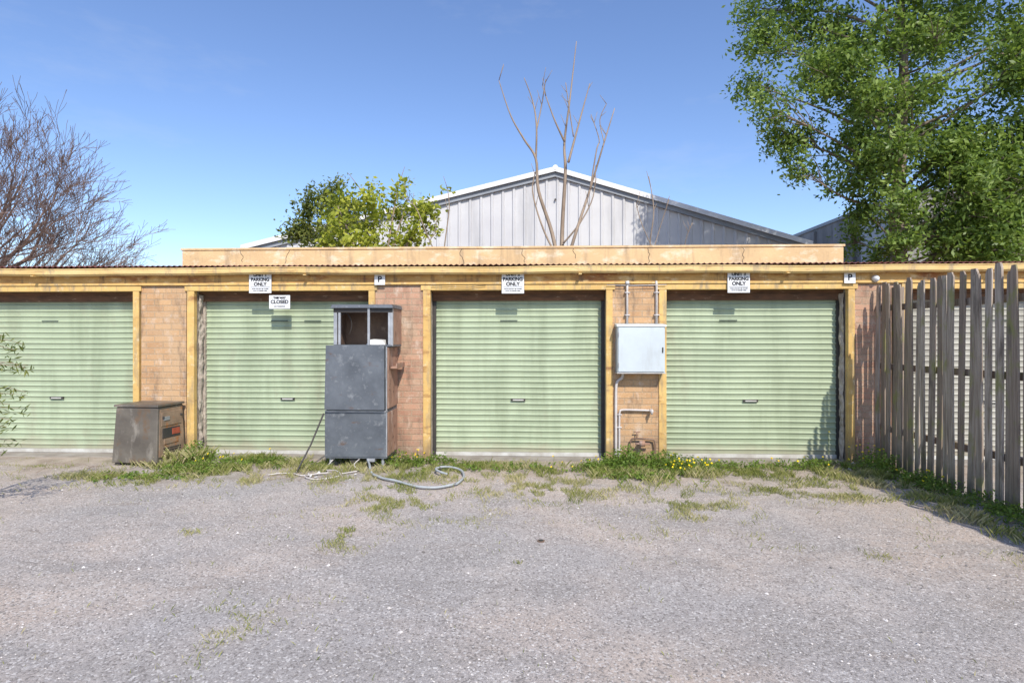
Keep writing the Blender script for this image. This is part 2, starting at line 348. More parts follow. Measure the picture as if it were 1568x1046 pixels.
for (x0,L) in ((-1.15,.30),(-.2,.2),(1.75,.36),(-3.9,.2),(3.2,.25),(-4.7,.15),(.6,.12)):
    x=x0; z=3.04; pts=[(x,1.199,z)]
    while z>3.04-L: z-=.03; x+=R(-.03,.03)+.004; pts.append((x,1.199,z))
    mb.tube(pts,.004,M_dark,4)
mb.tube([(1.75+i*.06,1.199,2.78+R(-.012,.012)-.01*i) for i in range(12)],.004,M_dark,4)
mb.obj('parapet_cracks',G)
def roller(a,b,idx,bot):
    E=empty('roller_door'); E.parent=G
    mb=MB(); z0=bot+.05; z1=2.28; pitch=.0765
    dm=M_doorw if idx==4 else M_door
    # profile of one slat: pan, then a tight rolled rib that throws a small shadow
    pr=[(0,0),(.16,.001),(.50,.002),(.62,.006),(.72,.016),(.80,.020),(.88,.016),(.95,.003)]
    zs=[]; q0=z0
    while q0<z1:
        for u,w in pr: zs.append((q0+u*pitch,w))
        q0+=pitch
    rows=len(zs)-1; nc=24; k=mb.mi(dm)
    for z,w in zs:
        for i in range(nc+1):
            x=a+.035+(b-a-.07)*i/nc
            d=.012*mn.noise(Vector((x*.8,z*.9,idx*7)))+.004*mn.noise(Vector((x*3.3,z*4,idx*3)))
            mb.v.append((x,.228-w+d,z+.006*mn.noise(Vector((x*1.1,z*.3,idx)))))
    for j in range(rows):
        for i in range(nc):
            q=j*(nc+1)+i; mb.f.append((q,q+1,q+nc+2,q+nc+1)); mb.m.append(k); mb.r.append(0)
    mb.obj('curtain',E,smooth=True)
    mb=MB()
    mb.box(a+.03,b-.03,.195,.245,bot,bot+.048,M_rail)
    mb.box(a+.001,a+.042,.185,.25,0,2.25,M_rev if idx==1 else M_dark); mb.box(b-.042,b-.001,.185,.25,0,2.25,M_dark)
    c=(a+b)/2
    mb.box(c-.10,c+.10,.198,.214,.775,.81,M_dark); mb.box(c-.075,c+.075,.190,.198,.782,.80,M_rail)
    for dx in ((-.22,),(-.24,.24),(-.25,),(-.42,),(0,))[idx]:
        mb.box(c+dx+.0,c+dx+.24,.200,.214,1.885,1.90,M_slot)
    mb.obj('rail_and_lock',E,bevel=.002)
for i,(a,b) in enumerate(opens): roller(a,b,i,.015)
mb=MB(); mb.box(-9.2,8,-.06,.38,-.04,.012,M_sill); mb.obj('door_sill',G)
mb=MB()
mb.tube([(4.47,-.0,2.44),(4.47,-.06,2.43),(4.47,-.10,2.42)],[.045,.045,.02],M_white,10)
mb.tube([(-1.4,-.045,2.35),(-.9,-.05,2.335),(-.66,-.046,2.36)],.004,M_dark,5)
mb.tube([(.96,-.045,2.36),(1.3,-.05,2.352),(1.75,-.046,2.36)],.005,M_pvc,5)
mb.obj('wall_light_and_cables',G,smooth=True)
# ---------------------------------------------------------------- signs
def text(body,x,z,size,y,parent,mat=M_black,bold=.0):
    c=bpy.data.curves.new('lettering','FONT'); c.body=body; c.size=size; c.align_x='CENTER'; c.align_y='CENTER'; c.offset=bold; c.extrude=.0006
    c.materials.append(mat); o=bpy.data.objects.new('lettering',c); scene.collection.objects.link(o)
    o.location=(x,y,z); o.rotation_euler=(math.pi/2,0,0); o.parent=parent
def sign(x0,x1,z0,z1,lines,name='parking_sign',frame=True):
    E=empty(name); mb=MB(); y=-.062
    mb.box(x0,x1,y,y+.008,z0,z1,M_white)
    mb.tube([(x0+.02,y+.008,z1-.03),(x0+.02,-.03,z1-.03)],.004,M_alu,6); mb.tube([(x1-.02,y+.008,z1-.03),(x1-.02,-.03,z1-.03)],.004,M_alu,6)
    if frame: mb.box(x0+.02,x1-.02,y-.002,y-.0003,z0+(z1-z0)*.275,z0+(z1-z0)*.29,M_black)
    mb.obj('board',E,bevel=.0015)
    h=z1-z0
    for t,fz,sz in lines: text(t,(x0+x1)/2,z0+h*fz,h*sz,y-.0015,E,bold=.0028 if sz>.15 else .0006)
    return E
U=lambda n:[(f'UNIT {n}',.86,.21),('PARKING',.64,.215),('ONLY',.42,.23),('YOUR CAR MAY BE TOWED',.20,.065),('AWAY IF PARKED HERE',.11,.065)]
sign(-3.91,-3.60,2.265,2.55,U(1)); sign(-.445,-.145,2.25,2.545,U(2)); sign(2.55,2.84,2.25,2.535,U(3))
sign(-3.63,-3.34,2.05,2.235,[('THIS WAY',.80,.2),('CLOSED',.50,.36),('NO PARKING',.17,.14)],'closed_sign',False)
for a in (-2.175,4.06): sign(a,a+.145,2.37,2.52,[('P',.5,.75)],'parking_sign',False)
# ---------------------------------------------------------------- meter box & pipes
E=empty('electrical_meter_box'); mb=MB()
mb.box(1.085,1.70,-.19,0,1.20,1.80,M_box)
mb.hexa([(1.07,-.215,1.80),(1.715,-.215,1.80),(1.715,0,1.80),(1.07,0,1.80),(1.07,-.205,1.825),(1.715,-.205,1.825),(1.715,0,1.845),(1.07,0,1.845)],M_box)
mb.box(1.095,1.69,-.203,-.192,1.21,1.79,M_box)
mb.box(1.66,1.675,-.215,-.203,1.46,1.53,M_dark)
mb.box(1.075,1.71,-.2,0,1.185,1.198,M_cond)
for zz in (1.3,1.7): mb.tube([(1.098,-.206,zz-.03),(1.098,-.206,zz+.03)],.006,M_cond,6)
mb.obj('box',E,bevel=.006)
mb=MB()
mb.tube([(1.235,-.03,1.84),(1.235,-.03,2.30),(1.235,-.045,2.38)],.016,M_pvc,8)
mb.tube([(1.235,-.05,2.37),(1.235,-.05,2.41)],.026,M_white,8)
mb.tube([(1.625,-.03,1.84),(1.625,-.03,2.36),(1.615,-.045,2.41)],.016,M_pvc,8)
for x in(1.235,1.625):
    for z in (1.95,2.25): mb.box(x-.035,x+.035,-.052,-.0,z,z+.015,M_pvc)
mb.tube(crom([(1.17,-.10,1.19),(1.16,-.06,1.12),(1.10,-.04,1.06),(1.085,-.035,.9),(1.085,-.035,.3),(1.085,-.035,0.0)],6),.019,M_pvc,8)
mb.obj('conduits',E,smooth=True)
E=empty('water_pipes'); mb=MB()
mb.tube(crom([(1.13,-.04,.0),(1.13,-.04,.55),(1.135,-.04,.66),(1.17,-.04,.69),(1.35,-.04,.69),(1.52,-.04,.685),(1.545,-.06,.685)],6),.014,M_pvc,8)
mb.tube([(1.545,-.03,.685),(1.545,-.12,.685)],.024,M_pvc,8); mb.tube([(1.545,-.12,.71),(1.545,-.12,.64)],.012,M_pvc,8)
mb.tube(crom([(1.27,-.05,0),(1.27,-.05,.22),(1.29,-.05,.30),(1.34,-.05,.31),(1.40,-.05,.31),(1.56,-.05,.30),(1.60,-.05,.25),(1.60,-.05,0)],6),.012,M_inner,8)
mb.tube([(1.42,-.10,.22),(1.42,-.10,.29)],.04,M_rust,10); mb.tube([(1.33,-.10,.25),(1.52,-.10,.25)],.014,M_rust,8)
mb.tube([(1.36,-.05,.31),(1.36,-.05,.40)],.008,M_rust,6); mb.tube([(1.32,-.05,.40),(1.40,-.05,.40)],.007,M_rust,6)
for z in (.15,.45,.62): mb.box(1.10,1.16,-.055,0,z,z+.014,M_pvc)
mb.obj('pipes_and_meter',E,smooth=True)
# ---------------------------------------------------------------- metal display cabinet
E=empty('metal_display_cabinet')
mb=MB()
mb.box(-2.655,-1.865,-.585,-.07,.13,.735,M_galv); mb.box(-2.66,-1.86,-.592,-.587,.15,.72,M_galv)
mb.box(-2.64,-1.865,-.585,-.07,.737,1.54,M_galv)
mb.box(-1.863,-1.855,-.57,-.08,.16,.71,M_rust); mb.box(-1.863,-1.852,-.575,-.08,.76,1.53,M_rust)
mb.hexa([(-2.645,-.65,.75),(-1.885,-.65,.75),(-1.885,-.59,.75),(-2.645,-.59,.75),(-2.63,-.64,1.56),(-1.89,-.64,1.56),(-1.89,-.59,1.56),(-2.63,-.59,1.56)],M_galv)
mb.box(-2.655,-1.86,-.60,-.587,.715,.735,M_alu)
mb.box(-1.875,-1.862,-.60,-.587,.15,1.54,M_alu)
mb.obj('body',E,bevel=.012)
mb=MB()
y0,y1=-.56,-.08
mb.box(-2.56,-1.80,y0,y1,1.542,1.565,M_galv)
mb.hexa([(-2.585,y0-.05,2.03),(-1.785,y0-.05,2.03),(-1.785,y1,2.03),(-2.585,y1,2.03),(-2.57,y0-.03,2.075),(-1.80,y0-.03,2.075),(-1.80,y1,2.085),(-2.57,y1,2.085)],M_galv)
for x in (-2.56,-2.50,-1.86): mb.box(x,x+(.03 if x>-2.55 else .045),y0,y0+.03,1.565,2.03,M_alu)
mb.box(-2.115,-2.085,y0-.03,y0-.005,1.56,2.05,M_alu)
mb.box(-2.56,-1.80,y0-.004,y0+.02,1.975,2.028,M_dark)
mb.box(-2.56,-1.80,y1-.012,y1,1.565,2.03,M_inner); mb.box(-2.56,-2.55,y0+.03,y1-.012,1.565,2.03,M_inner)
mb.box(-1.812,-1.80,y0+.03,y1-.012,1.565,2.03,M_rust)
mb.box(-1.83,-1.798,y0,y0+.04,1.55,2.03,M_alu)
mb.box(-1.85,-1.76,-.5,-.06,1.26,1.285,M_rust); mb.box(-1.775,-1.76,-.5,-.06,1.285,1.33,M_rust)
mb.obj('glass_top_frame',E,bevel=.004)
mb=MB()
for x in(-2.60,-1.93):
    for y in (-.54,-.13): mb.tube([(x,y,.0),(x,y,.02),(x,y,.13)],[.03,.02,.02],M_alu,8)
mb.box(-2.35,-2.25,-.55,-.45,.05,.13,M_dark); mb.box(-2.12,-2.02,-.6,-.5,.09,.13,M_alu)
mb.hexa([(-2.17,-.45,1.566),(-1.93,-.42,1.566),(-1.95,-.2,1.566),(-2.15,-.2,1.566),(-2.14,-.40,1.63),(-1.98,-.38,1.62),(-1.97,-.25,1.63),(-2.13,-.25,1.64)],M_white)
mb.tube(crom([(-2.53,-.5,1.9),(-2.42,-.48,1.97),(-2.36,-.45,1.84),(-2.40,-.42,1.70)],5),.006,M_dark,5)
mb.obj('legs_and_fittings',E,bevel=.003)
mb=MB(); mb.tube([(-2.67,-.60,.70),(-2.78,-.74,.33),(-2.90,-.90,.01)],.011,M_dark,6); mb.obj('leaning_rod')
mb=MB()
H=crom([(-2.12,-.56,.10),(-2.05,-.72,.07),(-1.97,-.92,.03),(-1.83,-1.12,.028),(-1.45,-1.42,.028),(-1.13,-1.56,.028),(-.90,-1.40,.028),(-.83,-1.08,.03),(-.93,-.80,.04),(-1.12,-.74,.05),(-1.19,-.90,.06),(-1.03,-1.06,.05)],8)
mb.tube([(p.x,p.y,p.z+gz(p.x,p.y)) for p in H],.014,M_hose,8); mb.obj('garden_hose',smooth=True)
mb=MB()
for P in ([(-2.55,-.5,.12),(-2.6,-.7,.03),(-2.5,-.95,.02),(-2.75,-1.05,.02),(-2.95,-.95,.02),(-3.2,-1.0,.02)],[(-2.62,-.8,.02),(-2.4,-.9,.03),(-2.3,-1.12,.02),(-2.55,-1.22,.02),(-2.7,-1.1,.03),(-2.45,-.98,.03)],[(-2.2,-.5,.12),(-2.25,-.7,.05),(-2.15,-.85,.02),(-2.3,-1.0,.02)]):
    mb.tube([(p.x,p.y,p.z+gz(p.x,p.y)) for p in crom(P,6)],.007,M_pvc,6)
mb.obj('tangled_cable',smooth=True)
# ---------------------------------------------------------------- discarded metal box
E=empty('discarded_metal_cabinet'); mb=MB()
mb.hexa([(-5.50,-.52,.03),(-4.87,-.56,.03),(-4.80,-.05,.03),(-5.44,-.02,.03),(-5.46,-.49,.755),(-4.87,-.53,.755),(-4.83,-.07,.755),(-5.42,-.04,.755)],M_binf)
mb.obj('casing',E,bevel=.015)
mb=MB()
mb.hexa([(-5.48,-.51,.757),(-4.86,-.55,.757),(-4.81,-.06,.757),(-5.43,-.02,.757),(-5.475,-.505,.785),(-4.865,-.545,.785),(-4.815,-.065,.785),(-5.425,-.025,.785)],M_binf)
def side(t,z):
    k=(z-.03)/.725; x=(-4.87+.07*t)*(1-k)+(-4.87+.04*t)*k; y=(-.56+.51*t)*(1-k)+(-.53+.46*t)*k; return (x,y,z)
def sp(t0,t1,z0,z1,o,mat):
    P=[side(t0,z0),side(t1,z0),side(t1,z1),side(t0,z1)]
    mb.hexa([tuple(p) for p in P]+[(p[0]+o,p[1],p[2]) for p in P],mat)
sp(.06,.94,.10,.72,.006,M_bins); sp(.12,.88,.50,.68,.012,M_bins); sp(.16,.8,.34,.47,.012,M_dark); sp(.22,.72,.26,.33,.012,M_bins); sp(.5,.78,.37,.45,.016,M_red)
for z in (.14,.17,.20): sp(.2,.8,z,z+.012,.014,M_dark)
sp(.18,.4,.57,.62,.02,M_alu)
for t in (.15,.85): sp(t-.02,t+.02,.60,.63,.03,M_dark)
mb.box(-5.47,-5.40,-.50,-.42,0,.03,M_dark); mb.box(-4.96,-4.89,-.52,-.44,0,.03,M_dark); mb.box(-4.9,-4.84,-.12,-.06,0,.03,M_dark)
mb.obj('lid_and_controls',E,bevel=.003)
# ---------------------------------------------------------------- fence
F_=empty('paling_fence'); mb=MB()
y=-.06; i=0
while y>-6.2:
    w=R(.066,.092); t=R(.014,.022); h=2.34+R(-.045,.05)+(.04 if random.random()<.1 else 0); x=4.46+(-y)*.035+R(-.009,.009)
    lx=R(-.035,.035); ly=R(-.022,.022); r=random.random()
    zz=[.02,.8,1.6,h-.05,h]; b0=R(.0,.03); b1=R(0,.03)
    bow=R(-.014,.014)
    for q in range(4):
        f0=zz[q]/h; f1=zz[q+1]/h
        def sec(f,z,e0=0,e1=0):
            ox=lx*f+bow*math.sin(f*3.1); oy=ly*f
            return [(x+ox,y-w+oy+e1,z),(x+t+ox,y-w+oy+e1,z),(x+t+ox,y+oy-e0,z),(x+ox,y+oy-e0,z)]
        mb.hexa(sec(f0,zz[q])+sec(f1,zz[q+1],b0 if q==3 else 0,b1 if q==3 else 0),M_fence,r)
    y-=w+R(.014,.042); i+=1
mb.obj('palings',F_)
mb=MB()
for z in (.45,1.25,2.0):
    mb.hexa([(4.51,0,z),(4.56,0,z),(4.78,-6.3,z),(4.73,-6.3,z),(4.51,0,z+.075),(4.56,0,z+.075),(4.78,-6.3,z+.075),(4.73,-6.3,z+.075)],M_fence,.3)
for yy in (-.2,-2.4,-4.6):
    x=4.57-yy*.035; mb.box(x,x+.1,yy-.1,yy,0,2.3,M_fence,.2)
mb.obj('rails_and_posts',F_)
# ---------------------------------------------------------------- grey shed
S=empty('steel_shed'); SY=10.0; XA,XL,XR=.63,-9.1,8.25; ZA=6.82; ZE=4.50
def zr(x): return ZA-(ZA-ZE)*( (XA-x)/(XA-XL) if x<XA else (x-XA)/(XR-XA))
mb=MB(); x=XL; P=[(0,0),(.23,0),(.26,-.04),(.31,-.04),(.34,0)]
pts=[]
while x<XR:
    for dx,dy in P[:-1]: pts.append((x+dx,dy))
    x+=.34
pts=[p for p in pts if p[0]<XR]
pts=sorted(pts+[(XA,0)])
for k in range(len(pts)-1):
    (a,da),(b,db)=pts[k],pts[k+1]
    mb.quad([(a,SY+da,0),(b,SY+db,0),(b,SY+db,zr(b)),(a,SY+da,zr(a))],M_shed)
mb.box(XL,XL+.05,SY+.05,SY+22,0,ZE-.02,M_shed); mb.box(XR-.05,XR,SY+.05,SY+22,0,ZE-.02,M_shed)
mb.obj('gable_wall',S)
mb=MB()
for (xe,sg) in ((XL-.12,-1),(XR+.12,1)):
    ze=ZE-.03
    mb.hexa([(xe,SY-.15,ze),(XA,SY-.15,ZA),(XA,SY+22,ZA),(xe,SY+22,ze),(xe,SY-.15,ze+.05),(XA,SY-.15,ZA+.05),(XA,SY+22,ZA+.05),(xe,SY+22,ze+.05)],M_shedroof)
mb.obj('roof',S)
mb=MB()
for xe in (XL-.14,XR+.14):
    ze=ZE-.03
    mb.hexa([(xe,SY-.19,ze-.06),(XA,SY-.19,ZA-.06),(XA,SY-.153,ZA-.06),(xe,SY-.153,ze-.06),(xe,SY-.19,ze+.09),(XA,SY-.19,ZA+.09),(XA,SY-.153,ZA+.09),(xe,SY-.153,ze+.09)],M_flash)
    mb.hexa([(xe,SY-.10,ze-.20),(XA,SY-.10,ZA-.20),(XA,SY-.04,ZA-.20),(xe,SY-.04,ze-.20),(xe,SY-.10,ze-.02),(XA,SY-.10,ZA-.02),(XA,SY-.04,ZA-.02),(xe,SY-.04,ze-.02)],M_shedroof)
mb.tube([(XA,SY-.2,ZA+.06),(XA,SY+22,ZA+.06)],.08,M_flash,8)
mb.tube([(XA,SY-.03,ZA-.9),(XA,SY-.08,ZA-.9)],.03,M_dark,6)
mb.obj('barge_flashing',S)
W=empty('concrete_warehouse'); mb=MB()
mb.box(11.3,26,10.0,22,0,6.0,M_conc); mb.box(11.24,26.05,9.94,22.05,6.0,6.12,M_shedroof)
for yy in (12.8,15.6,18.4): mb.box(11.18,11.3,yy,yy+.3,0,5.9,M_conc)
mb.box(11.295-.05,11.295,10.0,12.4,0,5.95,M_shed)
mb.obj('walls',W)
# ---------------------------------------------------------------- trees
def grow(mb,p,d,L,r,lev,maxl,mat,wander=.18,up=.05,nch=(2,4),ratio=.7,ang=(.35,.8),sides=(8,7,5,4,3,3,3,3),rmin=.0055):
    p=Vector(p); d=Vector(d).normalized(); n=4 if lev<5 else 3; pts=[p.copy()]; rad=[r]; dirs=[d.copy()]
    for k in range(n):
        d=(d+Vector((R(-1,1),R(-1,1),R(-1,1)))*wander+Vector((0,0,up))).normalized()
        p=p+d*L/n; pts.append(p.copy()); rad.append(max(rmin,r*(1-.45*(k+1)/n))); dirs.append(d.copy())
    mb.tube(pts,rad,mat,sides[lev],cap=False)
    if lev>=maxl: return
    m=random.randint(*nch)
    for c in range(m+1):
        k=n if c==0 else random.randint(1,n)
        q=dirs[k]; perp=q.cross(Vector((R(-1,1),R(-1,1),R(-1,1)))).normalized()
        a=R(*ang)*(.5 if c==0 else 1)
        nd=(q*math.cos(a)+perp*math.sin(a))
        grow(mb,pts[k],nd,L*ratio*R(.75,1.15),max(rmin,rad[k]*(.8 if c==0 else .55)),lev+1,maxl,mat,wander,up,nch,ratio,ang,sides,rmin)
E=empty('bare_tree'); mb=MB()
random.seed(23)
mb.tube([(-16.9,8.5,0),(-16.8,8.5,1.2),(-16.7,8.5,2.6)],[.3,.24,.2],M_bark,8)
for dd,L in (((.75,-.1,.6),2.0),((.45,.3,.9),2.1),((.0,-.3,1.1),2.6),((1,.1,.28),2.1),((-.6,.2,.9),2.2),((.6,-.4,.8),2.1),((.15,.5,1.2),2.5),((.9,.35,.45),2.0),((1,-.2,.05),1.8),((.9,-.5,.15),1.9),((.95,.5,.1),1.8),((-.1,.1,1.2),2.6),((.8,0,.4),2.1),((.3,.1,1),2.3),((.5,-.1,.7),2.1)):
    grow(mb,(-16.8,8.5,2.5+R(-.3,.6)),dd,L,.085,1,6,M_twigr,wander=.13,up=.05,nch=(2,3),ratio=.70,ang=(.3,.7))
mb.obj('branches',E)
random.seed(5)
T=empty('broadleaf_tree'); mb=MB(); tx,ty=7.96,5.0
trunk=crom([(tx+.05,ty,0),(tx,ty,2.5),(tx-.08,ty,4.2),(tx,ty,6.0),(tx+.05,ty,8.0),(tx-.1,ty,10)],5)
mb.tube(trunk,[.21-.0065*i for i in range(len(trunk))],M_bark,10)
cl=[(5.23,8.3,.6),(6.1,8.8,.75),(5.1,7.45,.45),(5.9,7.3,.6),(5.0,6.4,.42),(5.4,6.1,.35),(5.8,5.95,.5),(5.75,5.3,.35),(6.7,7.8,.75),(6.65,6.5,.65),(7.2,5.6,.6),(6.9,5.0,.45),(7.25,4.4,.5),(7.4,8.8,.75),(7.3,7.0,.55),
(8.6,8.5,.85),(9.6,8.8,.85),(10.5,8.2,.9),(8.9,7.2,.75),(10.1,7.2,.85),(8.7,6.2,.65),(9.5,6.0,.8),(10.5,5.9,.9),(8.8,5.0,.65),(9.7,4.8,.8),(10.6,4.9,.8),(8.7,4.1,.6),(9.5,3.9,.7),(10.4,4.0,.8),(11.4,6.5,1.1),(11.5,8.5,1.1),(11.4,4.6,1.0),
(6.0,9.9,.9),(7.3,10.2,1.0),(8.8,10.3,1.0),(10.2,10.0,1.0),(5.3,9.3,.55),(7.15,3.5,.35),(9.0,3.2,.5),(10.0,3.2,.5),(7.5,3.9,.35),(8.4,3.4,.35),(10.9,3.4,.6),(9.2,9.6,.8),(6.9,5.9,.5)]
front=[(7.7,8.7,.6),(8.1,7.6,.4),(7.6,6.5,.35),(8.9,5.5,.6),(9.6,6.9,.7),(10.2,5.3,.8),(9.3,4.2,.6),(10.1,3.6,.6),(8.6,9.3,.6),(7.2,7.7,.5),(6.6,7.1,.4),(7.25,4.9,.45),(7.35,4.15,.42),(7.1,5.4,.4),(8.75,4.6,.55),(8.7,3.75,.5),(9.3,3.4,.5),(8.5,5.4,.45),(7.6,3.6,.3),(8.35,6.7,.4),(7.5,5.6,.35)]
C3=[]
for n_,(x,z,r) in enumerate(cl+front):
    y=ty+R(-1.6,1.6)*(1 if abs(x-tx)<2.6 else .6)
    if x<7.0: y=ty+R(-.9,.9)
    if abs(x-tx)<.6: y=ty+R(.5,1.4)
    if n_>=len(cl): y=ty-R(.6,1.2); x=tx+(x-tx)*.94-.15
    C3.append((x,y,z,r))
    zb=max(3.0,z-abs(x-tx)*.35-R(.1,.7)); zb=min(zb,9.3)
    a=Vector((tx,ty,zb)); b=Vector((x,y,z)); mid=(a+b)/2+Vector((R(-.25,.25),R(-.25,.25),R(-.2,.25)))
    L=(b-a).length
    mb.tube(crom([a,mid,b],4),list(np.linspace(.018+.009*L,.008,9)),M_bark,6)
    for _ in range(8):
        e=b+Vector((R(-1,1),R(-1,1),R(-.7,.8)))*r; s=mid.lerp(b,R(.3,1))
        mb.tube([s,(s+e)/2+Vector((R(-.08,.08),R(-.08,.08),R(0,.1))),e],[.012,.009,.005],M_bark,4,cap=False)
mb.obj('trunk_and_limbs',T,smooth=True)
C,Sz,Rn=clumps(C3,46,46,.30,.115)
leaf_obj('foliage',C,Sz,.46,M_leaf,Rn,T,upbias=.6,ybias=.6)
E=empty('leafy_shrub_tree'); mb=MB()
cl=[(-3.65,3.1,3.7,.45),(-3.05,2.9,4.1,.45),(-2.5,3.2,4.15,.40),(-2.15,2.9,3.75,.38),(-3.1,2.7,3.5,.5),(-3.75,3.0,4.15,.32),(-2.6,3,3.5,.4),(-3.3,3.1,4.45,.2),(-2.6,3.0,4.5,.2),(-4.0,3.0,3.45,.25),(-2.0,2.9,4.1,.25)]
for c in cl: mb.tube(crom([(-3.0,3.0,1.5),((c[0]+3.0)*.4-3.0,3.0,3.0),(c[0],c[1],c[2])],4),list(np.linspace(.04,.01,9)),M_twig,5)
mb.tube([(-3,3,0),(-3,3,1.6)],[.08,.05],M_twig,6)
for s in range(8):
    c=random.choice(cl); e=(c[0]+R(-.3,.3),c[1],c[2]+R(.25,.5)); mb.tube([(c[0],c[1],c[2]),e],[.01,.004],M_twig,4)
mb.obj('branches',E)
C,Sz,Rn=clumps(cl,54,28,.17,.10); leaf_obj('foliage',C,Sz,.55,M_leafy,Rn+.18,E,upbias=.5,ybias=.6)
E=empty('dark_leafy_tree')
cl=[(-5.4,5.5,4.25,.45),(-4.95,5.3,4.8,.45),(-4.5,5.5,4.65,.5),(-5.65,5.4,4.0,.3),(-4.8,5.3,4.1,.65),(-4.6,5.4,5.1,.28),(-5.3,5.4,4.7,.3)]
mb=MB(); mb.tube([(-4.9,5.95,0),(-4.9,5.7,2.5),(-4.8,5.4,4.3)],[.12,.09,.03],M_bark,7); mb.obj('trunk',E)
C,Sz,Rn=clumps(cl,70,32,.2,.10); leaf_obj('foliage',C,Sz,.5,M_leafd,Rn+.2,E,upbias=.6,ybias=.4)
def sapling(ox,y,sc,stems,name,twigs=0,leaves=0):
    E=empty(name); mb=MB(); C=[]
    for st,r0 in stems:
        k=[(ox+a*sc,y+R(-.12,.12),2.9+b*sc) for a,b in st]; pp=crom(k,5)
        mb.tube(pp,list(np.linspace(r0,.006,len(pp))),M_twig,6)
        for _ in range(twigs):
            j=random.randint(len(pp)//2,len(pp)-1); p=pp[j]; s=random.choice((-1,1))
            mb.tube([p,p+Vector((s*R(.03,.12),R(-.1,.1),R(.1,.3)))],[.006,.003],M_twig,4)
        if leaves:
            for _ in range(leaves): C.append(tuple(pp[-1]+Vector((R(-.12,.12),R(-.1,.1),R(-.06,.08)))))
    mb.tube([(ox,y,0),(ox,y,2.2),(ox+stems[0][0][0][0]*sc,y,2.9+stems[0][0][0][1]*sc)],[.05,.045,stems[0][1]],M_twig,7)
    mb.obj('stems',E,smooth=True)
    if C: leaf_obj('leaves',C,[.09]*len(C),.45,M_leafy,rng.uniform(0,1,len(C)),E)
random.seed(3)
sapling(.42,1.8,.0109,[([(0,-20),(-12,45),(-33,110),(-37,160),(-55,190),(-75,222),(-93,275)],.036),
 ([(-37,160),(-36,210),(-42,250),(-55,285)],.018),([(-36,205),(-28,245),(-22,280)],.013),
 ([(2,-20),(4,60),(8,140),(7,185),(15,250),(25,338)],.04),([(7,185),(-10,218),(-27,272)],.018),([(12,150),(28,210),(45,272)],.022),([(20,190),(12,240),(8,270)],.010),
 ([(5,-20),(22,40),(45,110),(66,180),(84,238)],.032),([(45,110),(55,170),(60,190),(48,230)],.013),([(0,0),(-25,50),(-42,110),(-35,150)],.02),([(5,30),(30,60),(50,100),(55,150)],.016),([(66,180),(60,215),(70,240)],.008)],'bare_sapling',twigs=2)
sapling(1.95,1.9,.0109,[([(0,-20),(-2,30),(2,80),(-3,135)],.014),([(0,10),(12,50),(25,95)],.008),([(0,20),(-15,60),(-22,90)],.008),([(50,0),(52,35),(60,60)],.007)],'bare_sapling',twigs=2)
sapling(-1.6,1.9,.0109,[([(0,-20),(6,30),(14,85),(12,115)],.014),([(0,0),(-22,50),(-40,90),(-62,108)],.010),([(-15,-10),(-18,30),(-8,50)],.006)],'leafy_sapling',twigs=2,leaves=16)
random.seed(9); E=empty('roadside_shrub'); mb=MB(); C=[]
for k in range(15):
    z1=R(.65,1.80); x1=-4.83-R(0,.22); st=crom([(-5.6,-2.6,0),(-5.5,-2.6,z1*.6),(-5.2,-2.6+R(-.2,.2),z1*.95),(x1,-2.6+R(-.3,.3),z1-.08)],6)
    mb.tube(st,list(np.linspace(.008,.002,len(st))),M_twig,4)
    for p in st[8:]:
        for _ in range(4): C.append((p.x+R(-.05,.05),p.y+R(-.05,.05),p.z+R(-.07,.02)))
mb.obj('stems',E); leaf_obj('leaves',C,rng.uniform(.045,.095,len(C)),.2,M_leafd,rng.uniform(.2,1,len(C)),E)
# ---------------------------------------------------------------- grass and weeds
random.seed(4)
bv=[];bf=[];br=[]
def blade(x,y,h,w,r):
    a=R(0,6.28); z=gz(x,y)-.003; dx=math.cos(a)*w; dy=math.sin(a)*w; lx=R(-.8,.8)*h; ly=R(-.8,.8)*h
    b=len(bv); bv.extend([(x-dx,y-dy,z),(x+dx,y+dy,z),(x+dx*.6+lx*.4,y+dy*.6+ly*.4,z+h*.6),(x+lx,y+ly,z+h)]); bf.append((b,b+1,b+2,b+3)); br.append(r)
patches=[(-4.75,-1.15,1.1,.36,3800,.05),(-3.9,-.5,1.15,.5,6000,.08),(-2.4,-.6,1.0,.5,2600,.07),(-4.55,-.25,.3,.2,1200,.18),(-1.51,-3.0,.18,.40,900,.035),(-1.4,-2.0,.55,.55,2800,.04),(-1.9,-1.3,.7,.4,1700,.045),(-3.3,-1.1,.7,.3,1800,.04),
(.15,-1.45,1.0,.5,4600,.045),(-1.1,-.75,.9,.5,3600,.055),(-.2,-.6,1.2,.4,3200,.055),(1.35,-.7,.8,.45,3600,.09),(1.6,-2.1,.40,.55,2200,.04),(3.05,-1.45,.9,.35,4400,.045),(2.9,-.6,1.4,.42,6000,.055),(4.0,-.7,.6,.6,3500,.08),
(4.2,-2.0,.40,2.0,7500,.07),(-1.78,-4.5,.28,.40,420,.03),(-1.2,-4.2,.12,.15,80,.03),(2.0,-3.0,.25,.2,200,.03),(.9,-2.7,.4,.3,400,.03),(-6.5,-.6,1.0,.1,400,.03),(-.6,-2.5,.5,.35,420,.03),(2.6,-3.3,.15,.1,80,.03),(-.1,-3.5,.08,.08,40,.03),(-2.9,-3,.1,.1,60,.03),(3.7,-3.0,.6,.6,500,.03)]
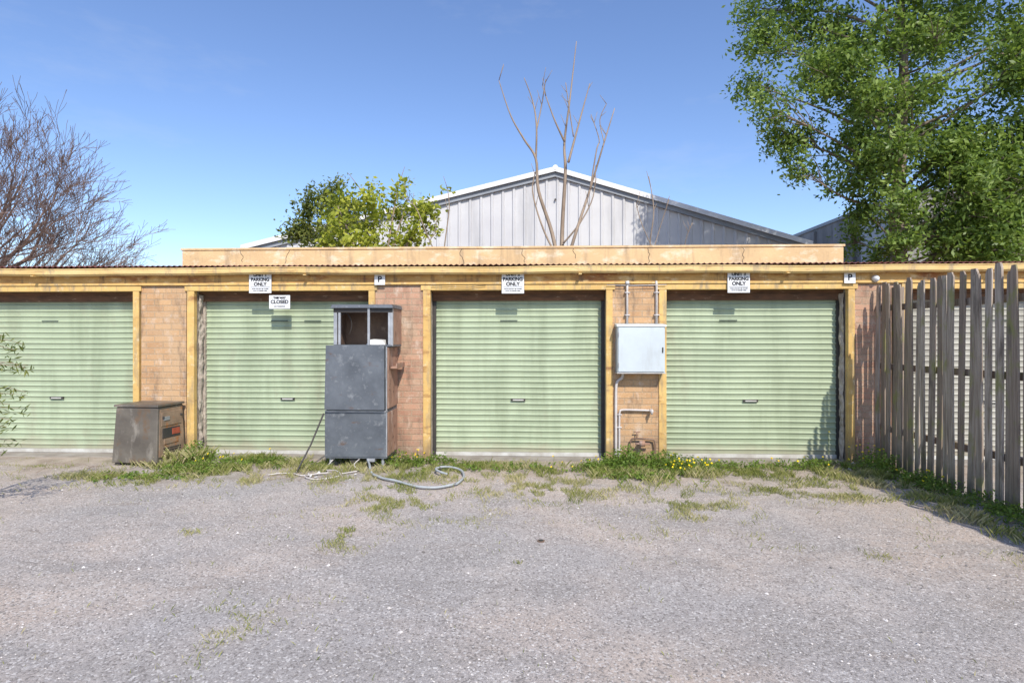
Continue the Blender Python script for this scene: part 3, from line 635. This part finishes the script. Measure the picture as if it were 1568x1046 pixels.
for (cx,cy,rx,ry,n,h) in patches:
    for _ in range(int(n*1.3)):
        x=cx+random.gauss(0,.55)*rx; y=cy+random.gauss(0,.55)*ry
        if y>-.03 or x>4.43-y*.035: continue
        q=mn.noise(Vector((x*3.2,y*3.2,2)))+.5*mn.noise(Vector((x*9,y*9,4)))
        if q<.02: continue
        blade(x,y,h*R(.4,1.2)*(1+q*.6),R(.0012,.0035),min(1,max(0,.50+.6*mn.noise(Vector((x*1.7,y*1.7,8)))+R(-.25,.35)+(.12 if y<-1 else 0))))
for _ in range(6000):
    x=R(-7,4.4); y=-random.random()**2*5.5-.1
    if mn.noise(Vector((x*2.2,y*2.2,31)))>.20: blade(x,y,R(.012,.04),R(.0015,.003),R(.3,1))
me=bpy.data.meshes.new('grass'); me.from_pydata(bv,[],bf); me.materials.append(M_grass); at=me.attributes.new('rnd','FLOAT','FACE'); at.data.foreach_set('value',br)
o=bpy.data.objects.new('grass',me); scene.collection.objects.link(o)
def weeds(name,spots,size,mat,asp=.45):
    C=[];S=[];Rr=[]
    for (cx,cy,rx,ry,hh,n) in spots:
        for _ in range(n//14):
            px,py=cx+random.gauss(0,.5)*rx,cy+random.gauss(0,.5)*ry
            py=min(py,-.05); e=max(.05,1-((px-cx)/rx)**2*.6-((py-cy)/max(ry,.1))**2*.4); t=R(0,.5); hs=R(.5,1.2)
            if px>4.43-py*.035: continue
            for _ in range(14):
                C.append((px+R(-.05,.05),py+R(-.05,.05),gz(px,py)+.01+hh*e*hs*R(.1,1))); S.append(size*R(.5,1.4)); Rr.append(t+R(0,.5))
    return leaf_obj(name,C,S,asp,mat,np.array(Rr),upbias=1.2)
weeds('weeds',[(1.15,-.50,.35,.25,.28,2300),(1.6,-.52,.48,.28,.22,2600),(.85,-.6,.4,.25,.16,1200),(1.3,-.95,.5,.2,.08,900),(-1.75,-.4,.3,.2,.18,800),(-4.5,-.25,.3,.2,.26,1200),(-4.2,-.75,.5,.2,.10,900),(-3.4,-.4,.5,.2,.10,700),(-1.3,-.3,.35,.15,.14,600),(4.2,-.5,.28,.3,.30,1100),(4.3,-1.3,.25,.5,.18,1500),(4.38,-2.4,.28,.8,.14,2200),(2.6,-.35,.7,.2,.09,800),(-.3,-.5,.9,.25,.07,600),(-4.2,-.5,.7,.25,.10,1000),(3.5,-.3,.5,.15,.13,800),(-4.75,-1.1,.7,.2,.05,700),(-.9,-.7,.7,.2,.05,300),(2.05,-.5,.35,.25,.14,700)],.038,M_weed)
mb=MB()
for _ in range(80):
    cx,cy,s=random.choice([(1.95,-.6,.3),(1.95,-.6,.3),(1.7,-.8,.3),(3.2,-.5,.7),(4.2,-.3,.25),(-1.65,-.4,.25),(4.3,-1.2,.2),(.6,-.6,.4),(1.9,-.7,.25),(-4.0,-.6,.4)]); x=cx+random.gauss(0,.5)*s; y=min(-.06,cy+random.gauss(0,.15)); z=R(.06,.2) if cx!=4.2 else R(.1,.42)
    if x>4.43-y*.035: continue
    mb.tube([(x,y,0),(x+R(-.02,.02),y,z)],.0025,M_weed,3,r=.5); q=.012
    for j in range(3): mb.quad([(x-q,y+R(-q,q),z),(x,y-q,z+R(-q,q)),(x+q,y+R(-q,q),z+.005),(x,y+q,z+q)],M_flow)
mb.obj('yellow_wildflowers')
random.seed(12); mb=MB()
for (cx,cy,s,n) in ((-2.5,-1.0,.3,12),(4.0,-.25,.3,12),(4.2,-.6,.2,7),(4.35,-2.6,.1,4),(-.35,-1.2,.1,1)):
    for _ in range(n):
        x=cx+random.gauss(0,.5)*s; y=min(-.06,cy+random.gauss(0,.5)*s); a=R(0,3.14); L=R(.010,.035); w=R(.005,.015); z=gz(x,y)+.012
        if x>4.42-y*.035: continue
        ca,sa=math.cos(a),math.sin(a)
        mb.quad([(x-ca*L+sa*w,y-sa*L-ca*w,z),(x+ca*L+sa*w,y+sa*L-ca*w,z+R(0,.02)),(x+ca*L-sa*w,y+sa*L+ca*w,z+R(0,.03)),(x-ca*L-sa*w,y-sa*L+ca*w,z)],M_litter)
mb.obj('litter')
mb=MB()
for _ in range(60):
    cx,cy=random.choice([(-2.6,-1.0),(-4.0,-.9),(4.2,-2.4),(3.9,-.5),(-2.3,-1.2),(-5.6,-.9)]); x=cx+random.gauss(0,.25); y=min(-.1,cy+random.gauss(0,.2)); a=R(0,6.28); L=R(.08,.28)
    if x>4.3: continue
    mb.tube([(x,y,.012),(x+math.cos(a)*L*.5,y+math.sin(a)*L*.5,R(.012,.05)),(x+math.cos(a+.3)*L,y+math.sin(a+.3)*L,.014)],.003,M_twig,4)
mb.obj('dead_sticks')
mb=MB(); z=gz(.05,-3.0)
mb.tube([(.05,-3.05,z),(.05,-3.05,z+.006)],.030,M_inner,16); mb.tube([(.05,-3.05,z+.006),(.05,-3.05,z+.010)],.019,M_dark,16); mb.obj('rubber_disc')
# ---------------------------------------------------------------- light
sd=Vector((.36,-1,.98)).normalized()
el=math.asin(sd.z); az=math.atan2(sd.x,sd.y)
w=bpy.data.worlds.new('World'); scene.world=w; w.use_nodes=True; nt=w.node_tree; nt.nodes.clear()
wo=nt.nodes.new('ShaderNodeOutputWorld'); bg=nt.nodes.new('ShaderNodeBackground'); sk=nt.nodes.new('ShaderNodeTexSky')
sk.sky_type='NISHITA'; sk.sun_disc=False; sk.sun_elevation=el; sk.sun_rotation=az%(2*math.pi); sk.air_density=1.0; sk.dust_density=.6; sk.ozone_density=3.6
hs=nt.nodes.new('ShaderNodeHueSaturation'); hs.inputs['Saturation'].default_value=1.05; hs.inputs['Value'].default_value=1.4; hs.inputs['Hue'].default_value=.508
nt.links.new(sk.outputs[0],hs.inputs['Color'])
tc=nt.nodes.new('ShaderNodeTexCoord'); mp=nt.nodes.new('ShaderNodeMapping'); mp.inputs['Scale'].default_value=(2.2,2.2,7); mp.inputs['Rotation'].default_value=(.25,.3,0)
no=nt.nodes.new('ShaderNodeTexNoise'); no.inputs['Scale'].default_value=1.6; no.inputs['Detail'].default_value=9; no.inputs['Roughness'].default_value=.62
mr=nt.nodes.new('ShaderNodeMapRange'); mr.inputs[1].default_value=.58; mr.inputs[2].default_value=.85; mr.inputs[4].default_value=.2
mx=nt.nodes.new('ShaderNodeMix'); mx.data_type='RGBA'; mx.inputs[7].default_value=(5,5.3,5.8,1)
nt.links.new(tc.outputs['Generated'],mp.inputs[0]); nt.links.new(mp.outputs[0],no.inputs['Vector']); nt.links.new(no.outputs[0],mr.inputs[0]); nt.links.new(mr.outputs[0],mx.inputs[0])
nt.links.new(hs.outputs[0],mx.inputs[6]); nt.links.new(mx.outputs[2],bg.inputs[0]); nt.links.new(bg.outputs[0],wo.inputs[0]); bg.inputs[1].default_value=.15
sl=bpy.data.lights.new('sun','SUN'); sl.energy=4.9; sl.angle=math.radians(.6); sl.color=(1,.935,.83)
so=bpy.data.objects.new('sun',sl); scene.collection.objects.link(so); so.rotation_euler=(-sd).to_track_quat('-Z','Y').to_euler(); so.location=(5,-15,15)
cam=bpy.data.cameras.new('camera'); cam.lens=20; cam.sensor_width=36; cam.clip_end=2000; cam.shift_y=-.004
co=bpy.data.objects.new('camera',cam); scene.collection.objects.link(co); co.location=(0,-7.7,1.66); co.rotation_euler=(math.pi/2,0,math.radians(2.3))
scene.camera=co
scene.view_settings.view_transform='Standard'; scene.view_settings.look='None'; scene.view_settings.exposure=0
